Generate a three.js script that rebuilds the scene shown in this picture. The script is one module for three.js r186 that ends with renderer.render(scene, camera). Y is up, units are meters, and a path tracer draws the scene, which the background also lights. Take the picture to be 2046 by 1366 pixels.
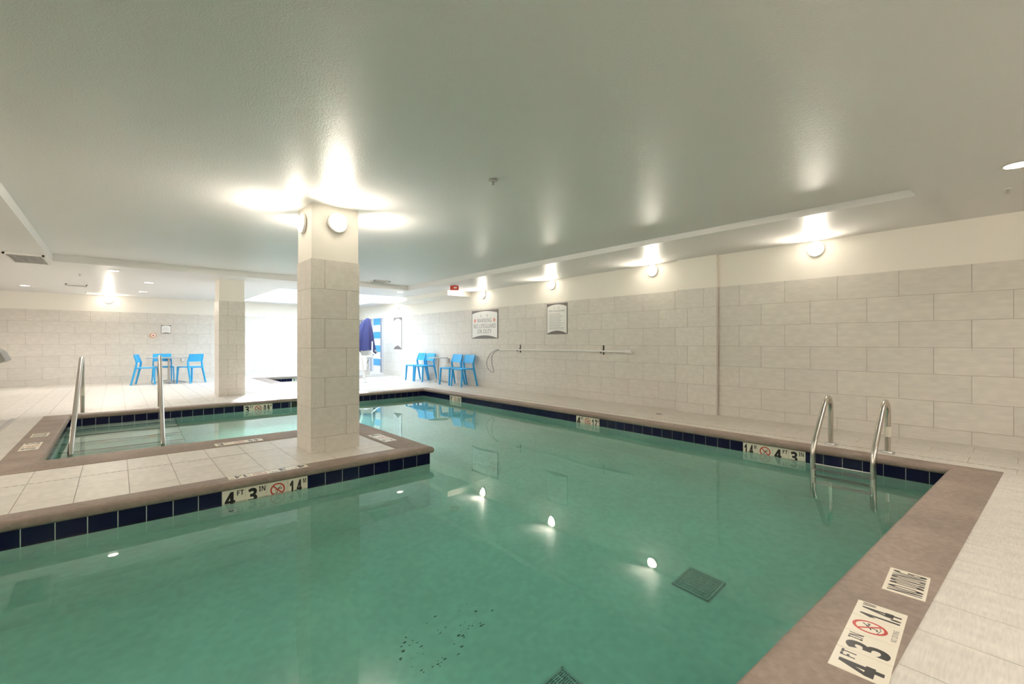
import * as THREE from 'three';
import { RoundedBoxGeometry } from 'three/addons/geometries/RoundedBoxGeometry.js';
import { mergeGeometries } from 'three/addons/utils/BufferGeometryUtils.js';

// ------------------------------------------------------------------ camera, sky, sun, exposure
const scene = new THREE.Scene();
const YAW = 41.2 * Math.PI / 180, EYE = 1.14;
const camera = new THREE.PerspectiveCamera(2 * Math.atan(683 / 903) * 180 / Math.PI, 2046 / 1366, 0.05, 100);
camera.position.set(0, EYE, 0);
camera.lookAt(Math.sin(YAW), EYE, -Math.cos(YAW));
scene.add(camera);
const renderer = new THREE.WebGLRenderer({ antialias: true });
renderer.shadowMap.enabled = true;
renderer.toneMapping = THREE.LinearToneMapping;
renderer.toneMappingExposure = 2.7;
scene.background = new THREE.Color(0.62, 0.80, 1.0);
scene.backgroundIntensity = 4.4;
const sun = new THREE.DirectionalLight(new THREE.Color(0.95, 0.98, 1.0), 4.8);
sun.name = 'sun';
sun.position.set(4.7 + 0.58 * 8, 2.5 + 8, -14.2 - 1.4 * 8);
sun.target.position.set(4.7, 2.5, -14.2);
sun.castShadow = true; sun.shadow.radius = 3;
Object.assign(sun.shadow.camera, { left: -10, right: 10, top: 10, bottom: -10, near: 0.5, far: 40 });
sun.shadow.mapSize.set(2048, 2048);
scene.add(sun, sun.target);
const SCONCE = 2.0, DOWN = 4.5;                     // strength of the wall sconces and of the recessed downlights
const WARM = new THREE.Color(1.0, 0.90, 0.77), WARM2 = new THREE.Color(1.0, 0.95, 0.89);

// ------------------------------------------------------------------ helpers
let seed = 7;
const rnd = () => { seed = (seed + 0x6d2b79f5) | 0; let t = Math.imul(seed ^ (seed >>> 15), 1 | seed); t = (t + Math.imul(t ^ (t >>> 7), 61 | t)) ^ t; return ((t ^ (t >>> 14)) >>> 0) / 4294967296; };
const names = new Map();
const numbered = (n) => { const k = names.get(n) || 0; names.set(n, k + 1); return k ? n + '_' + String(k).padStart(3, '0') : n; };
function shade(o) { o.castShadow = true; o.receiveShadow = true; return o; }
function mesh(name, geo, m, parent) {
  const o = shade(new THREE.Mesh(geo, m));
  o.name = parent ? name : numbered(name);
  (parent || scene).add(o);
  return o;
}
function thing(name, label, category, pos = [0, 0, 0], turn = 0, group) {
  const o = new THREE.Group(); o.name = numbered(name); o.position.set(...pos); o.rotation.y = turn;
  o.userData = { label, category }; if (group) o.userData.group = group;
  scene.add(o); return o;
}
function tag(o, label, category, group, kind) { o.userData.label = label; o.userData.category = category; if (group) o.userData.group = group; if (kind) o.userData.kind = kind; return o; }
function struct(o, label, category) { o.userData.kind = 'structure'; if (label) o.userData.label = label; if (category) o.userData.category = category; return o; }
function dup(root, pos, turn, label) { const r = root.clone(); r.name = numbered(root.name.replace(/_\d{3}$/, '')); r.position.set(...pos); r.rotation.y = turn; r.userData = { ...root.userData, label }; scene.add(r); return r; }
const V = (x, y, z) => new THREE.Vector3(x, y, z);
// a box between two corners, uv in metres
function bx(x0, x1, y0, y1, z0, z1) {
  const w = Math.abs(x1 - x0), h = Math.abs(y1 - y0), d = Math.abs(z1 - z0);
  const g = new THREE.BoxGeometry(w, h, d);
  g.translate((x0 + x1) / 2, (y0 + y1) / 2, (z0 + z1) / 2);
  metreUV(g); return g;
}
function metreUV(g) {
  const p = g.attributes.position, n = g.attributes.normal, uv = new Float32Array(p.count * 2);
  for (let i = 0; i < p.count; i++) {
    const ax = Math.abs(n.getX(i)), ay = Math.abs(n.getY(i)), az = Math.abs(n.getZ(i));
    if (ay >= ax && ay >= az) { uv[2 * i] = p.getX(i); uv[2 * i + 1] = p.getZ(i); }
    else if (ax >= az) { uv[2 * i] = p.getZ(i); uv[2 * i + 1] = p.getY(i); }
    else { uv[2 * i] = p.getX(i); uv[2 * i + 1] = p.getY(i); }
  }
  g.setAttribute('uv', new THREE.BufferAttribute(uv, 2)); return g;
}
const merge = (list) => mergeGeometries(list.map((g) => { const k = g.index ? g.toNonIndexed() : g; for (const a of Object.keys(k.attributes)) if (!['position', 'normal', 'uv'].includes(a)) k.deleteAttribute(a); return k; }));
function tube(pts, r, seg = 48, rad = 14, closed = false, tension = 0.5) {
  return new THREE.TubeGeometry(new THREE.CatmullRomCurve3(pts.map((p) => V(...p)), closed, 'catmullrom', tension), seg, r, rad, closed);
}
// straight runs joined by round bends
function pipe(pts, r, bend, rad = 14) {
  const P = pts.map((p) => V(...p)), path = new THREE.CurvePath(); let from = P[0];
  for (let i = 1; i < P.length - 1; i++) {
    const a = P[i].clone().add(P[i - 1].clone().sub(P[i]).setLength(Math.min(bend, P[i].distanceTo(P[i - 1]) * 0.49)));
    const b = P[i].clone().add(P[i + 1].clone().sub(P[i]).setLength(Math.min(bend, P[i].distanceTo(P[i + 1]) * 0.49)));
    path.add(new THREE.LineCurve3(from, a)); path.add(new THREE.QuadraticBezierCurve3(a, P[i], b)); from = b;
  }
  path.add(new THREE.LineCurve3(from, P[P.length - 1]));
  return new THREE.TubeGeometry(path, 24 * P.length, r, rad, false);
}
function cyl(r0, r1, h, x, y, z, seg = 20) { const g = new THREE.CylinderGeometry(r0, r1, h, seg); g.translate(x, y, z); return g; }
function bar(a, b, w, d, taper = 1) {                 // a straight flat bar from a to b
  const A = V(...a), B = V(...b), L = A.distanceTo(B), g = new THREE.BoxGeometry(w, L, d);
  const p = g.attributes.position; for (let i = 0; i < p.count; i++) if (p.getY(i) > 0) { p.setX(i, p.getX(i) * taper); p.setZ(i, p.getZ(i) * taper); }
  g.applyQuaternion(new THREE.Quaternion().setFromUnitVectors(V(0, 1, 0), B.clone().sub(A).normalize()));
  g.translate((A.x + B.x) / 2, (A.y + B.y) / 2, (A.z + B.z) / 2); return g;
}
// value noise on a torus
function noiseField(n, cells, s) {
  const g = []; let q = s; const r = () => { q = (Math.imul(q, 1664525) + 1013904223) >>> 0; return q / 4294967296; };
  for (let i = 0; i < cells * cells; i++) g.push(r());
  return (x, y) => {
    const u = x / n * cells, v = y / n * cells, i = Math.floor(u), j = Math.floor(v), a = u - i, b = v - j, sa = a * a * (3 - 2 * a), sb = b * b * (3 - 2 * b);
    const at = (p, k) => g[((k % cells + cells) % cells) * cells + ((p % cells + cells) % cells)];
    return (at(i, j) * (1 - sa) + at(i + 1, j) * sa) * (1 - sb) + (at(i, j + 1) * (1 - sa) + at(i + 1, j + 1) * sa) * sb;
  };
}
function dataTex(n, f, srgb, rx = 1, ry = 1) {
  const d = new Uint8Array(n * n * 4);
  for (let y = 0; y < n; y++) for (let x = 0; x < n; x++) { const c = f(x, y), o = (y * n + x) * 4; d[o] = c[0]; d[o + 1] = c[1]; d[o + 2] = c[2]; d[o + 3] = 255; }
  const t = new THREE.DataTexture(d, n, n, THREE.RGBAFormat);
  t.wrapS = t.wrapT = THREE.RepeatWrapping; t.magFilter = THREE.LinearFilter; t.repeat.set(rx, ry); if (srgb) t.colorSpace = THREE.SRGBColorSpace; t.needsUpdate = true; return t;
}
const clamp = (x) => Math.max(0, Math.min(255, x));
function canvasTex(w, h, draw) {
  const c = document.createElement('canvas'); c.width = w; c.height = h; const g = c.getContext('2d'); draw(g, w, h);
  const t = new THREE.CanvasTexture(c); t.colorSpace = THREE.SRGBColorSpace; t.magFilter = THREE.LinearFilter; return t;
}
const std = (o) => new THREE.MeshStandardMaterial(o);
const phys = (o) => new THREE.MeshPhysicalMaterial(o);

// ------------------------------------------------------------------ materials
const nA = noiseField(512, 64, 11), nB = noiseField(512, 16, 5), nC = noiseField(512, 128, 91), nD = noiseField(512, 6, 33);
const peel = dataTex(512, (x, y) => { const v = clamp(110 * nA(x, y) + 110 * nC(x, y) + 30 * nB(x, y)); return [v, v, v]; }, false, 2.2, 2.2);
const M = {};
M.ceiling = phys({ name: 'ceiling_paint', color: new THREE.Color(0.82, 0.805, 0.785), roughness: 0.42, ior: 1.35, bumpMap: peel, bumpScale: 0.0012 });
M.plaster = std({ name: 'wall_paint', color: new THREE.Color(0.90, 0.86, 0.775), roughness: 0.62, bumpMap: peel, bumpScale: 0.0006 });
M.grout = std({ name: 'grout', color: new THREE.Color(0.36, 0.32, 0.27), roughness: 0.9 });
M.lightGrout = std({ name: 'pool_grout', color: new THREE.Color(0.62, 0.60, 0.55), roughness: 0.85 });
// linen-like streaks of the porcelain tiles
function tileMats(base, n, amp) {
  const out = [];
  for (let k = 0; k < n; k++) {
    const streak = noiseField(256, 128, 17 + k * 7), soft = noiseField(256, 8, 3 + k), f2 = 0.992 + 0.016 * rnd();
    const t = dataTex(256, (x, y) => { const s = 1 + amp * (streak(x * 0.06 + 40 * k, y) - 0.5) + amp * 0.9 * (soft(x, y) - 0.5); return base.map((c) => clamp(c * 255 * s * f2)); }, true);
    out.push(std({ name: 'porcelain_tile', map: t, roughness: 0.42 }));
  }
  return out;
}
M.wallTile = tileMats([0.86, 0.838, 0.80], 4, 0.05);
M.deckTile = tileMats([0.835, 0.808, 0.768], 4, 0.07);
const copeTex = dataTex(512, (x, y) => { const s = 1 + 0.10 * (nA(x, y) - 0.5) + 0.14 * (nD(x, y) - 0.5) + 0.06 * (nC(x, y) - 0.5); return [clamp(148 * s), clamp(131 * s), clamp(119 * s)]; }, true, 0.7, 0.7);
M.coping = std({ name: 'cast_coping', map: copeTex, roughness: 0.6, bumpMap: peel, bumpScale: 0.0008 });
const blueTex = dataTex(128, (x, y) => { const s = 0.75 + 0.5 * nA(x * 4, y * 4); return [clamp(13 * s), clamp(16 * s), clamp(50 * s)]; }, true);
M.blueTile = phys({ name: 'blue_glazed_tile', map: blueTex, roughness: 0.22, specularIntensity: 0.5 });
const plasterTex = dataTex(512, (x, y) => { const s = 1 + 0.05 * (nD(x, y) - 0.5) + 0.05 * (nA(x, y) - 0.5); return [clamp(222 * s), clamp(234 * s), clamp(224 * s)]; }, true, 0.4, 0.4);
M.poolPlaster = std({ name: 'pool_plaster', map: plasterTex, roughness: 0.85 });
const ripple = dataTex(512, (x, y) => { const v = clamp(255 * nD(x, y)); return [v, v, v]; }, false, 0.35, 0.35);
M.water = phys({ name: 'water', color: 0xffffff, roughness: 0, transmission: 1, thickness: 1, ior: 1.333, attenuationColor: new THREE.Color(0.43, 0.84, 0.77), attenuationDistance: 2.5, bumpMap: ripple, bumpScale: 0.002 });
M.steel = std({ name: 'stainless_steel', color: new THREE.Color(0.62, 0.58, 0.52), metalness: 1, roughness: 0.27 });
M.brushed = std({ name: 'brushed_steel', color: new THREE.Color(0.55, 0.54, 0.52), metalness: 1, roughness: 0.4 });
M.chair = std({ name: 'blue_plastic', color: new THREE.Color(0.035, 0.40, 0.78), roughness: 0.42 });
M.whitePlastic = std({ name: 'white_plastic', color: new THREE.Color(0.82, 0.81, 0.78), roughness: 0.4 });
M.trimWhite = std({ name: 'white_enamel', color: new THREE.Color(0.78, 0.76, 0.71), roughness: 0.4 });
M.sticker = std({ name: 'sticker', color: new THREE.Color(0.72, 0.68, 0.56), roughness: 0.6 });
M.dark = std({ name: 'painted_shade_black', color: new THREE.Color(0.03, 0.03, 0.03), roughness: 0.9 });  // flat black that paints the shade inside openings
M.ventGrey = std({ name: 'vent_enamel', color: new THREE.Color(0.62, 0.60, 0.58), roughness: 0.5 });
M.black = std({ name: 'black_plastic', color: new THREE.Color(0.04, 0.04, 0.035), roughness: 0.5 });
M.red = std({ name: 'red_plastic', color: new THREE.Color(0.62, 0.05, 0.03), roughness: 0.4 });
M.orange = std({ name: 'orange_plastic', color: new THREE.Color(0.85, 0.36, 0.12), roughness: 0.45 });
M.navy = std({ name: 'navy_cloth', color: new THREE.Color(0.030, 0.032, 0.12), roughness: 0.75 });
M.signGrey = std({ name: 'sign_grey', color: new THREE.Color(0.20, 0.185, 0.18), roughness: 0.5 });
M.mosaicGrey = std({ name: 'grey_mosaic', color: new THREE.Color(0.30, 0.29, 0.33), roughness: 0.35 });
M.mosaicLight = std({ name: 'pale_mosaic', color: new THREE.Color(0.60, 0.59, 0.62), roughness: 0.35 });
M.mosaicBlue = std({ name: 'blue_mosaic', color: new THREE.Color(0.04, 0.34, 0.72), roughness: 0.3 });
M.mosaicWhite = std({ name: 'white_mosaic', color: new THREE.Color(0.80, 0.78, 0.76), roughness: 0.3 });
M.drainGreen = std({ name: 'drain_plastic', color: new THREE.Color(0.62, 0.64, 0.60), roughness: 0.6 });
M.greyLid = std({ name: 'grey_plastic', color: new THREE.Color(0.30, 0.30, 0.27), roughness: 0.5 });
M.glowWarm = std({ name: 'lit_diffuser', color: new THREE.Color(0.9, 0.88, 0.84), roughness: 0.5, emissive: new THREE.Color(1.0, 0.90, 0.74), emissiveIntensity: 5 });
M.glowDown = std({ name: 'lit_lens', color: new THREE.Color(0.9, 0.88, 0.84), roughness: 0.5, emissive: new THREE.Color(1.0, 0.92, 0.80), emissiveIntensity: 3 });
M.glass = phys({ name: 'clear_glazing', color: 0xffffff, roughness: 0, transmission: 1, thickness: 0, ior: 1.5 });

// ------------------------------------------------------------------ layout (metres; the eye stands at x 0, z 0)
const XE = 7.085, ZN = -17.13, XW = -5.0, ZS = 3.4;                 // inner faces of the room's walls
const YW = -0.17;                                                    // water level
const SOFN = 2.45, SOFE = 2.5, TRAY = 2.57;                          // the soffits round the raised tray, and the tray
const TILETOP = 2.0, ROW = 0.308, CUT = 0.152;
const sLip = (x) => -0.472 - (5.657 - x) * 0.0436;                   // the pool's south edge runs slightly askew
const sPlane = (x) => sLip(x) + 0.033;

// projected size on the photograph, to pick the pieces that can be told apart
const FW = V(Math.sin(YAW), 0, -Math.cos(YAW)), RT = V(Math.cos(YAW), 0, Math.sin(YAW));
function seen(p) { const d = p.clone().sub(camera.position), z = d.dot(FW); if (z < 0.2) return null; return [1023 + 903 * d.dot(RT) / z, 683 - 903 * d.y / z]; }
function sizeOf(c) {           // c: x0,x1,y0,y1,z0,z1 -> smaller side of the projected box, 0 when outside the frame
  let a = 1e9, b = -1e9, e = 1e9, f = -1e9;
  for (const x of [c[0], c[1]]) for (const y of [c[2], c[3]]) for (const z of [c[4], c[5]]) { const s = seen(V(x, y, z)); if (!s) return 0; a = Math.min(a, s[0]); b = Math.max(b, s[0]); e = Math.min(e, s[1]); f = Math.max(f, s[1]); }
  if (b < 0 || a > 2046 || f < 0 || e > 1366) return 0;
  return (b - a) * (f - e);
}
const UNIT = new THREE.BoxGeometry(1, 1, 1);
// pieces as parts of owner: the (at most 290) largest each a mesh, the rest joined
function pieces(owner, name, boxes, mats, most = 290) {
  const list = boxes.map((c) => ({ c, s: sizeOf(c), m: mats[Math.floor(rnd() * mats.length)] })).sort((p, q) => q.s - p.s);
  const rest = [];
  list.forEach(({ c, s, m }, i) => {
    if (i < most && s > 60) {
      const o = mesh(name, UNIT, m, owner);
      o.position.set((c[0] + c[1]) / 2, (c[2] + c[3]) / 2, (c[4] + c[5]) / 2); o.scale.set(c[1] - c[0], c[3] - c[2], c[5] - c[4]);
    } else { const g = UNIT.clone(); g.scale(c[1] - c[0], c[3] - c[2], c[5] - c[4]); g.translate((c[0] + c[1]) / 2, (c[2] + c[3]) / 2, (c[4] + c[5]) / 2); rest.push(g); }
  });
  if (rest.length) { const o = mesh(name + '_field', merge(rest), mats[0], owner); o.userData.kind = 'stuff'; }
}

// ------------------------------------------------------------------ walls
const G = 0.0035;                                                    // half a joint
function runningRows(put, a0, a1, joint, len, rows = 7) {            // rows from the floor up; joint: place of a joint in the top row
  for (let r = 0; r < rows; r++) {
    const y0 = r === 0 ? 0 : CUT + (r - 1) * ROW, y1 = CUT + r * ROW, off = joint + ((rows - 1 - r) % 2) * len / 2;
    let k = Math.ceil((a0 - off) / len - 1e-6); let from = a0;
    for (let p = off + k * len; from < a1 - 1e-6; p += len) { const to = Math.min(p, a1); if (to - from > 0.012) put(from + G * 0.5, to - G * 0.5, y0 + (r ? G * 0.5 : 0), y1 - G * 0.5); from = to; }
  }
}
const wallN = struct(mesh('wall_north', bx(XW - 0.2, XE + 0.2, -0.3, 3.0, ZN - 0.2, ZN - 0.008), M.plaster), 'long back wall, grey beige tile below and cream paint above', 'wall');
mesh('tile_backing', bx(XW, XE, 0, TILETOP - 0.002, ZN - 0.009, ZN - 0.004), M.grout, wallN);
{ const b = []; runningRows((x0, x1, y0, y1) => b.push([x0, x1, y0, y1, ZN - 0.006, ZN]), -3.2, XE, -1.776, 0.617); pieces(wallN, 'wall_tile', b, M.wallTile); }
mesh('plain_tile_field', bx(XW, -3.2, 0, TILETOP, ZN - 0.006, ZN), M.wallTile[1], wallN).userData.kind = 'stuff';

const wallE = struct(mesh('wall_east', bx(XE + 0.008, XE + 0.25, -0.3, 3.0, ZN - 0.2, ZS + 0.2), M.plaster), 'long side wall, grey beige tile below and cream paint above', 'wall');
mesh('tile_backing', bx(XE + 0.004, XE + 0.009, 0, TILETOP - 0.002, ZN, ZS), M.grout, wallE);
{
  const b = [], put = (z0, z1, y0, y1) => b.push([XE, XE + 0.006, y0, y1, z0, z1]);
  runningRows(put, -14.98, -3.85, -3.921, 0.615); runningRows(put, -3.19, ZS, -0.409, 0.617);
  pieces(wallE, 'wall_tile', b, M.wallTile);
}
// shallow pilaster on the side wall
{
  const PX = 7.018, p = struct(mesh('pilaster', bx(PX + 0.008, XE + 0.02, 0, 2.6, -3.842, -3.198), M.plaster), 'shallow tiled pilaster standing out of the side wall', 'pilaster');
  mesh('tile_backing', bx(PX + 0.004, PX + 0.009, 0, TILETOP - 0.002, -3.848, -3.192), M.grout, p);
  const b = [];
  for (let r = 0; r < 7; r++) {
    const y0 = r ? CUT + (r - 1) * ROW + G * 0.5 : 0, y1 = CUT + r * ROW - G * 0.5, j = r % 2 ? -3.666 : -3.398;
    b.push([PX, PX + 0.006, y0, y1, -3.848, j - G * 0.5], [PX, PX + 0.006, y0, y1, j + G * 0.5, -3.192], [PX + 0.004, XE, y0, y1, -3.198, -3.19]);
  }
  pieces(p, 'wall_tile', b, M.wallTile);
}
struct(mesh('wall_west', merge([bx(XW - 0.2, XW, -0.3, TILETOP, ZN, ZS)]), M.wallTile[0]), 'tiled side wall beyond the left of the view', 'wall');
struct(mesh('wall_west', bx(XW - 0.2, XW - 0.006, TILETOP, 3.0, ZN, ZS), M.plaster), 'cream paint above the tiled side wall beyond the left of the view', 'wall');
struct(mesh('wall_south', merge([bx(XW - 0.2, XE + 0.2, -0.3, TILETOP, ZS, ZS + 0.2)]), M.wallTile[2]), 'tiled wall behind the near deck', 'wall');
struct(mesh('wall_south', bx(XW - 0.2, XE + 0.2, TILETOP, 3.0, ZS + 0.006, ZS + 0.2), M.plaster), 'cream paint above the wall behind the near deck', 'wall');

// blue, white and grey mosaic panel at the far end of the side wall
{
  const p = thing('accent_tile_panel', 'mosaic panel of grey stripes and blue and white squares at end of side wall', 'tile panel');
  mesh('backing', bx(XE - 0.003, XE, 0.0, TILETOP, ZN + 0.002, -14.98), M.mosaicWhite, p);
  const strip = (z0, z1, m, n = 'grey_strip') => mesh(n, bx(XE - 0.010, XE - 0.003, 0.06, TILETOP - 0.01, z0, z1), m, p);
  strip(-15.20, -15.10, M.mosaicGrey); strip(-15.09, -14.99, M.mosaicLight); strip(-15.93, -15.78, M.mosaicLight);
  for (let i = 0; i < 11; i++) strip(-17.12 + i * 0.107, -17.12 + i * 0.107 + 0.095, i % 2 ? M.mosaicLight : M.mosaicGrey);
  for (let r = 0; r < 8; r++) { const y1 = TILETOP - 0.01 - r * 0.2425; mesh(r % 2 ? 'white_square' : 'blue_square', bx(XE - 0.010, XE - 0.003, y1 - 0.239, y1, -15.77, -15.21), r % 2 ? M.mosaicWhite : M.mosaicBlue, p); }
}

// ------------------------------------------------------------------ ceiling: raised tray and lower soffits, skylight shaft
const SKY = { x0: 3.0, x1: 6.4, z0: -16.35, z1: -12.1, top: 3.75 };
struct(mesh('ceiling', bx(-1.2, 6.0, TRAY, TRAY + 0.15, -10.7, -0.3), M.ceiling), 'raised ceiling tray with glossy orange peel paint', 'ceiling');
struct(mesh('ceiling', bx(XW - 0.2, -0.78, SOFN, SOFN + 0.5, -10.42, ZS + 0.2), M.ceiling), 'lowered ceiling border along the west side', 'ceiling');
{
  const g = [bx(XW - 0.2, SKY.x0, SOFN, SOFN + 0.5, ZN - 0.2, -10.42), bx(SKY.x1, XE + 0.2, SOFN, SOFN + 0.5, ZN - 0.2, -10.42),
    bx(SKY.x0, SKY.x1, SOFN, SOFN + 0.5, ZN - 0.2, SKY.z0), bx(SKY.x0, SKY.x1, SOFN, SOFN + 0.5, SKY.z1, -10.42)];
  struct(mesh('ceiling', merge(g), M.ceiling), 'lowered ceiling over the back deck round the skylight', 'ceiling');
}
{ const g = new THREE.BoxGeometry(XE + 0.2 - 5.6, 0.5, 9.92, 1, 1, 8), p = g.attributes.position; g.translate((XE + 0.2 + 5.6) / 2, SOFE + 0.25, -5.46);
  for (let i = 0; i < p.count; i++) if (p.getY(i) < SOFE + 0.1) p.setY(i, SOFE - (SOFE - SOFN) * Math.max(0, Math.min(1, (-3.5 - p.getZ(i)) / 6.92)));
  metreUV(g); struct(mesh('ceiling', g, M.ceiling), 'lowered ceiling border along the sign wall', 'ceiling'); }
{
  const e = (x) => -0.69 - (5.45 - x) * 0.048, s = new THREE.Shape();       // z is drawn as -y
  s.moveTo(-0.85, -e(-0.85)); s.lineTo(XE + 0.2, -e(XE + 0.2)); s.lineTo(XE + 0.2, -(ZS + 0.2)); s.lineTo(-0.85, -(ZS + 0.2)); s.closePath();
  const g = new THREE.ExtrudeGeometry(s, { depth: 0.5, bevelEnabled: false }); g.rotateX(-Math.PI / 2); g.translate(0, SOFE, 0); metreUV(g);
  struct(mesh('ceiling', g, M.ceiling), 'lowered ceiling border over the near deck', 'ceiling');
}
struct(mesh('trim_1', bx(6.36, XE + 0.05, 2.335, SOFE + 0.01, -13.2, -9.76), M.plaster), 'boxed bulkhead under the ceiling along the sign wall', 'bulkhead');
{
  const { x0, x1, z0, z1, top } = SKY, y0 = SOFN + 0.5;
  const w = struct(mesh('window_1', merge([bx(x0 - 0.1, x0, y0, top, z0 - 0.1, z1 + 0.1), bx(x1, x1 + 0.1, y0, top, z0 - 0.1, z1 + 0.1), bx(x0, x1, y0, top, z0 - 0.1, z0), bx(x0, x1, y0, top, z1, z1 + 0.1)]), M.plaster), 'skylight with a deep white shaft in the ceiling', 'skylight');
  for (const x of [3.82, 4.62, 5.42]) mesh('mullion', bx(x - 0.06, x + 0.06, top - 0.06, top, z0, z1), M.trimWhite, w);
  for (const [a, b] of [[x0, 3.82], [3.82, 4.62], [4.62, 5.42], [5.42, x1]]) mesh('pane', bx(a, b, top - 0.012, top - 0.01, z0, z1), M.glass, w);
}

// ------------------------------------------------------------------ pool: outline, shell, coping
const SIDES = [ // corner points of the tile plane in order, water on the inside, and the coping's width on the side that starts there
  { x: 5.69, z: -9.786, w: 0.14 }, { x: -0.565, z: -9.786, w: 0.27 }, { x: -0.565, z: -6.215, w: 0.445 }, { x: 2.5625, z: -6.215, w: 0.31 },
  { x: 2.5625, z: -4.288, w: 0.15 }, { x: -3.0, z: -4.288, w: 0.27 }, { x: -3.0, z: sPlane(-3.0), w: 0.29 }, { x: 5.69, z: sPlane(5.69), w: 0.14 }];
const NS = SIDES.length;
const dirOf = (i) => { const a = SIDES[i], b = SIDES[(i + 1) % NS], L = Math.hypot(b.x - a.x, b.z - a.z); return [(b.x - a.x) / L, (b.z - a.z) / L]; };
const outOf = (i) => { const [dx, dz] = dirOf(i); return [-dz * -1, dx * -1]; };   // outward normal, checked below
const outSign = (() => { const [nx, nz] = outOf(0); return nz < 0 ? 1 : -1; })();  // side 0 is the north edge, outward is -z
function corner(i, o0, o1) {                        // where the offset lines of side i-1 (by o0) and side i (by o1) meet
  const p = (i - 1 + NS) % NS, [ax, az] = dirOf(p), [bx_, bz] = dirOf(i), n0 = outOf(p).map((v) => v * outSign), n1 = outOf(i).map((v) => v * outSign), c = SIDES[i];
  const p0 = [c.x + n0[0] * o0, c.z + n0[1] * o0], p1 = [c.x + n1[0] * o1, c.z + n1[1] * o1], det = ax * -bz + bx_ * az;
  const t = ((p1[0] - p0[0]) * -bz + bx_ * (p1[1] - p0[1])) / det;
  return [p0[0] + ax * t, p0[1] + az * t];
}
function polygon(off) { const s = new THREE.Shape(); for (let i = 0; i < NS; i++) { const [x, z] = corner(i, off, off); i ? s.lineTo(x, -z) : s.moveTo(x, -z); } s.closePath(); return s; }

const floorY = (z) => (z < -6.6 ? -1.09 : z > -4.5 ? -1.47 : -1.09 - 0.38 * (z + 6.6) / 2.1);
const DR = [[3.285, 3.575], [1.795, 2.085]];                          // the pits of the two main drains
const pool = new THREE.Group(); pool.name = numbered('pool_basin'); scene.add(pool);
struct(pool, 'u-shaped indoor pool basin of pale plaster with blue waterline tiles', 'pool');
{
  const walls = [];
  for (let i = 0; i < NS; i++) {
    const a = corner(i, 0, 0), b = corner((i + 1) % NS, 0, 0), [nx, nz] = outOf(i).map((v) => v * outSign);
    const g = new THREE.BufferGeometry(), y0 = -1.6, y1 = -0.055, T = 0.12, P = [];
    const q = (p, r, s, t) => P.push(...p, ...r, ...s, ...p, ...s, ...t);
    const A = [a[0], a[1]], B = [b[0], b[1]], C = [b[0] + nx * T, b[1] + nz * T], D = [a[0] + nx * T, a[1] + nz * T], at = (p, y) => [p[0], y, p[1]];
    q(at(A, y0), at(B, y0), at(B, y1), at(A, y1)); q(at(C, y0), at(D, y0), at(D, y1), at(C, y1)); q(at(A, y1), at(B, y1), at(C, y1), at(D, y1)); q(at(A, y0), at(D, y0), at(C, y0), at(B, y0));
    g.setAttribute('position', new THREE.Float32BufferAttribute(P, 3)); g.computeVertexNormals(); metreUV(g); walls.push(g);
  }
  mesh('pool_wall', merge(walls), M.poolPlaster, pool);
  const fl = [], q = (x0, x1, z0, z1) => { const g = new THREE.BufferGeometry(), a = [x0, floorY(z0), z0], b = [x0, floorY(z1), z1], c = [x1, floorY(z1), z1], d = [x1, floorY(z0), z0]; g.setAttribute('position', new THREE.Float32BufferAttribute([...a, ...b, ...c, ...a, ...c, ...d], 3)); g.computeVertexNormals(); metreUV(g); fl.push(g); };
  q(-0.7, 5.8, -9.9, -6.6); q(-0.7, 2.7, -6.6, -6.1); q(2.5, 5.8, -6.6, -4.5); 
  for (const [z0, z1, cuts] of [[-4.5, -1.905, []], [-1.905, -1.845, [DR[1]]], [-1.845, -1.615, DR], [-1.615, -1.555, [DR[0]]], [-1.555, -0.2, []]]) { let x = -3.1; for (const [a, b] of [...cuts].sort((m, n) => m[0] - n[0])) { q(x, a, z0, z1); x = b; } q(x, 5.8, z0, z1); }
  for (const g of fl) { const p = g.attributes.position; for (let i = 0; i < p.count; i++) if (p.getX(i) < 2.6 && p.getZ(i) > -6.2 && p.getZ(i) < -6.05) p.setY(i, -1.09); g.computeVertexNormals(); }
  mesh('pool_floor', merge(fl), M.poolPlaster, pool);
}
// waterline tiles and depth markers
const markTex = new Map();
function noDive(g, cx, cy, r) {
  g.strokeStyle = '#c0392b'; g.lineWidth = r * 0.2; g.beginPath(); g.arc(cx, cy, r * 0.9, 0, 7); g.stroke();
  g.strokeStyle = '#222'; g.lineWidth = r * 0.1; g.beginPath(); g.moveTo(cx + r * 0.45, cy - r * 0.45); g.lineTo(cx, cy); g.lineTo(cx - r * 0.35, cy + r * 0.1); g.moveTo(cx, cy); g.lineTo(cx - r * 0.05, cy + r * 0.4); g.lineTo(cx - r * 0.3, cy + r * 0.45); g.moveTo(cx + r * 0.35, cy - r * 0.05); g.lineTo(cx + r * 0.05, cy - r * 0.2); g.stroke();
  g.fillStyle = '#222'; g.beginPath(); g.arc(cx + r * 0.5, cy - r * 0.1, r * 0.1, 0, 7); g.fill();
  for (let k = -2; k < 3; k++) { g.beginPath(); g.lineWidth = r * 0.06; g.moveTo(cx + k * r * 0.25 - r * 0.09, cy + r * 0.62 - Math.abs(k) * r * 0.05); g.lineTo(cx + k * r * 0.25 + r * 0.09, cy + r * 0.62 - Math.abs(k) * r * 0.05); g.stroke(); }
  g.strokeStyle = '#c0392b'; g.lineWidth = r * 0.18; g.beginPath(); g.moveTo(cx - r * 0.62, cy - r * 0.62); g.lineTo(cx + r * 0.62, cy + r * 0.62); g.stroke();
}
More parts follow.
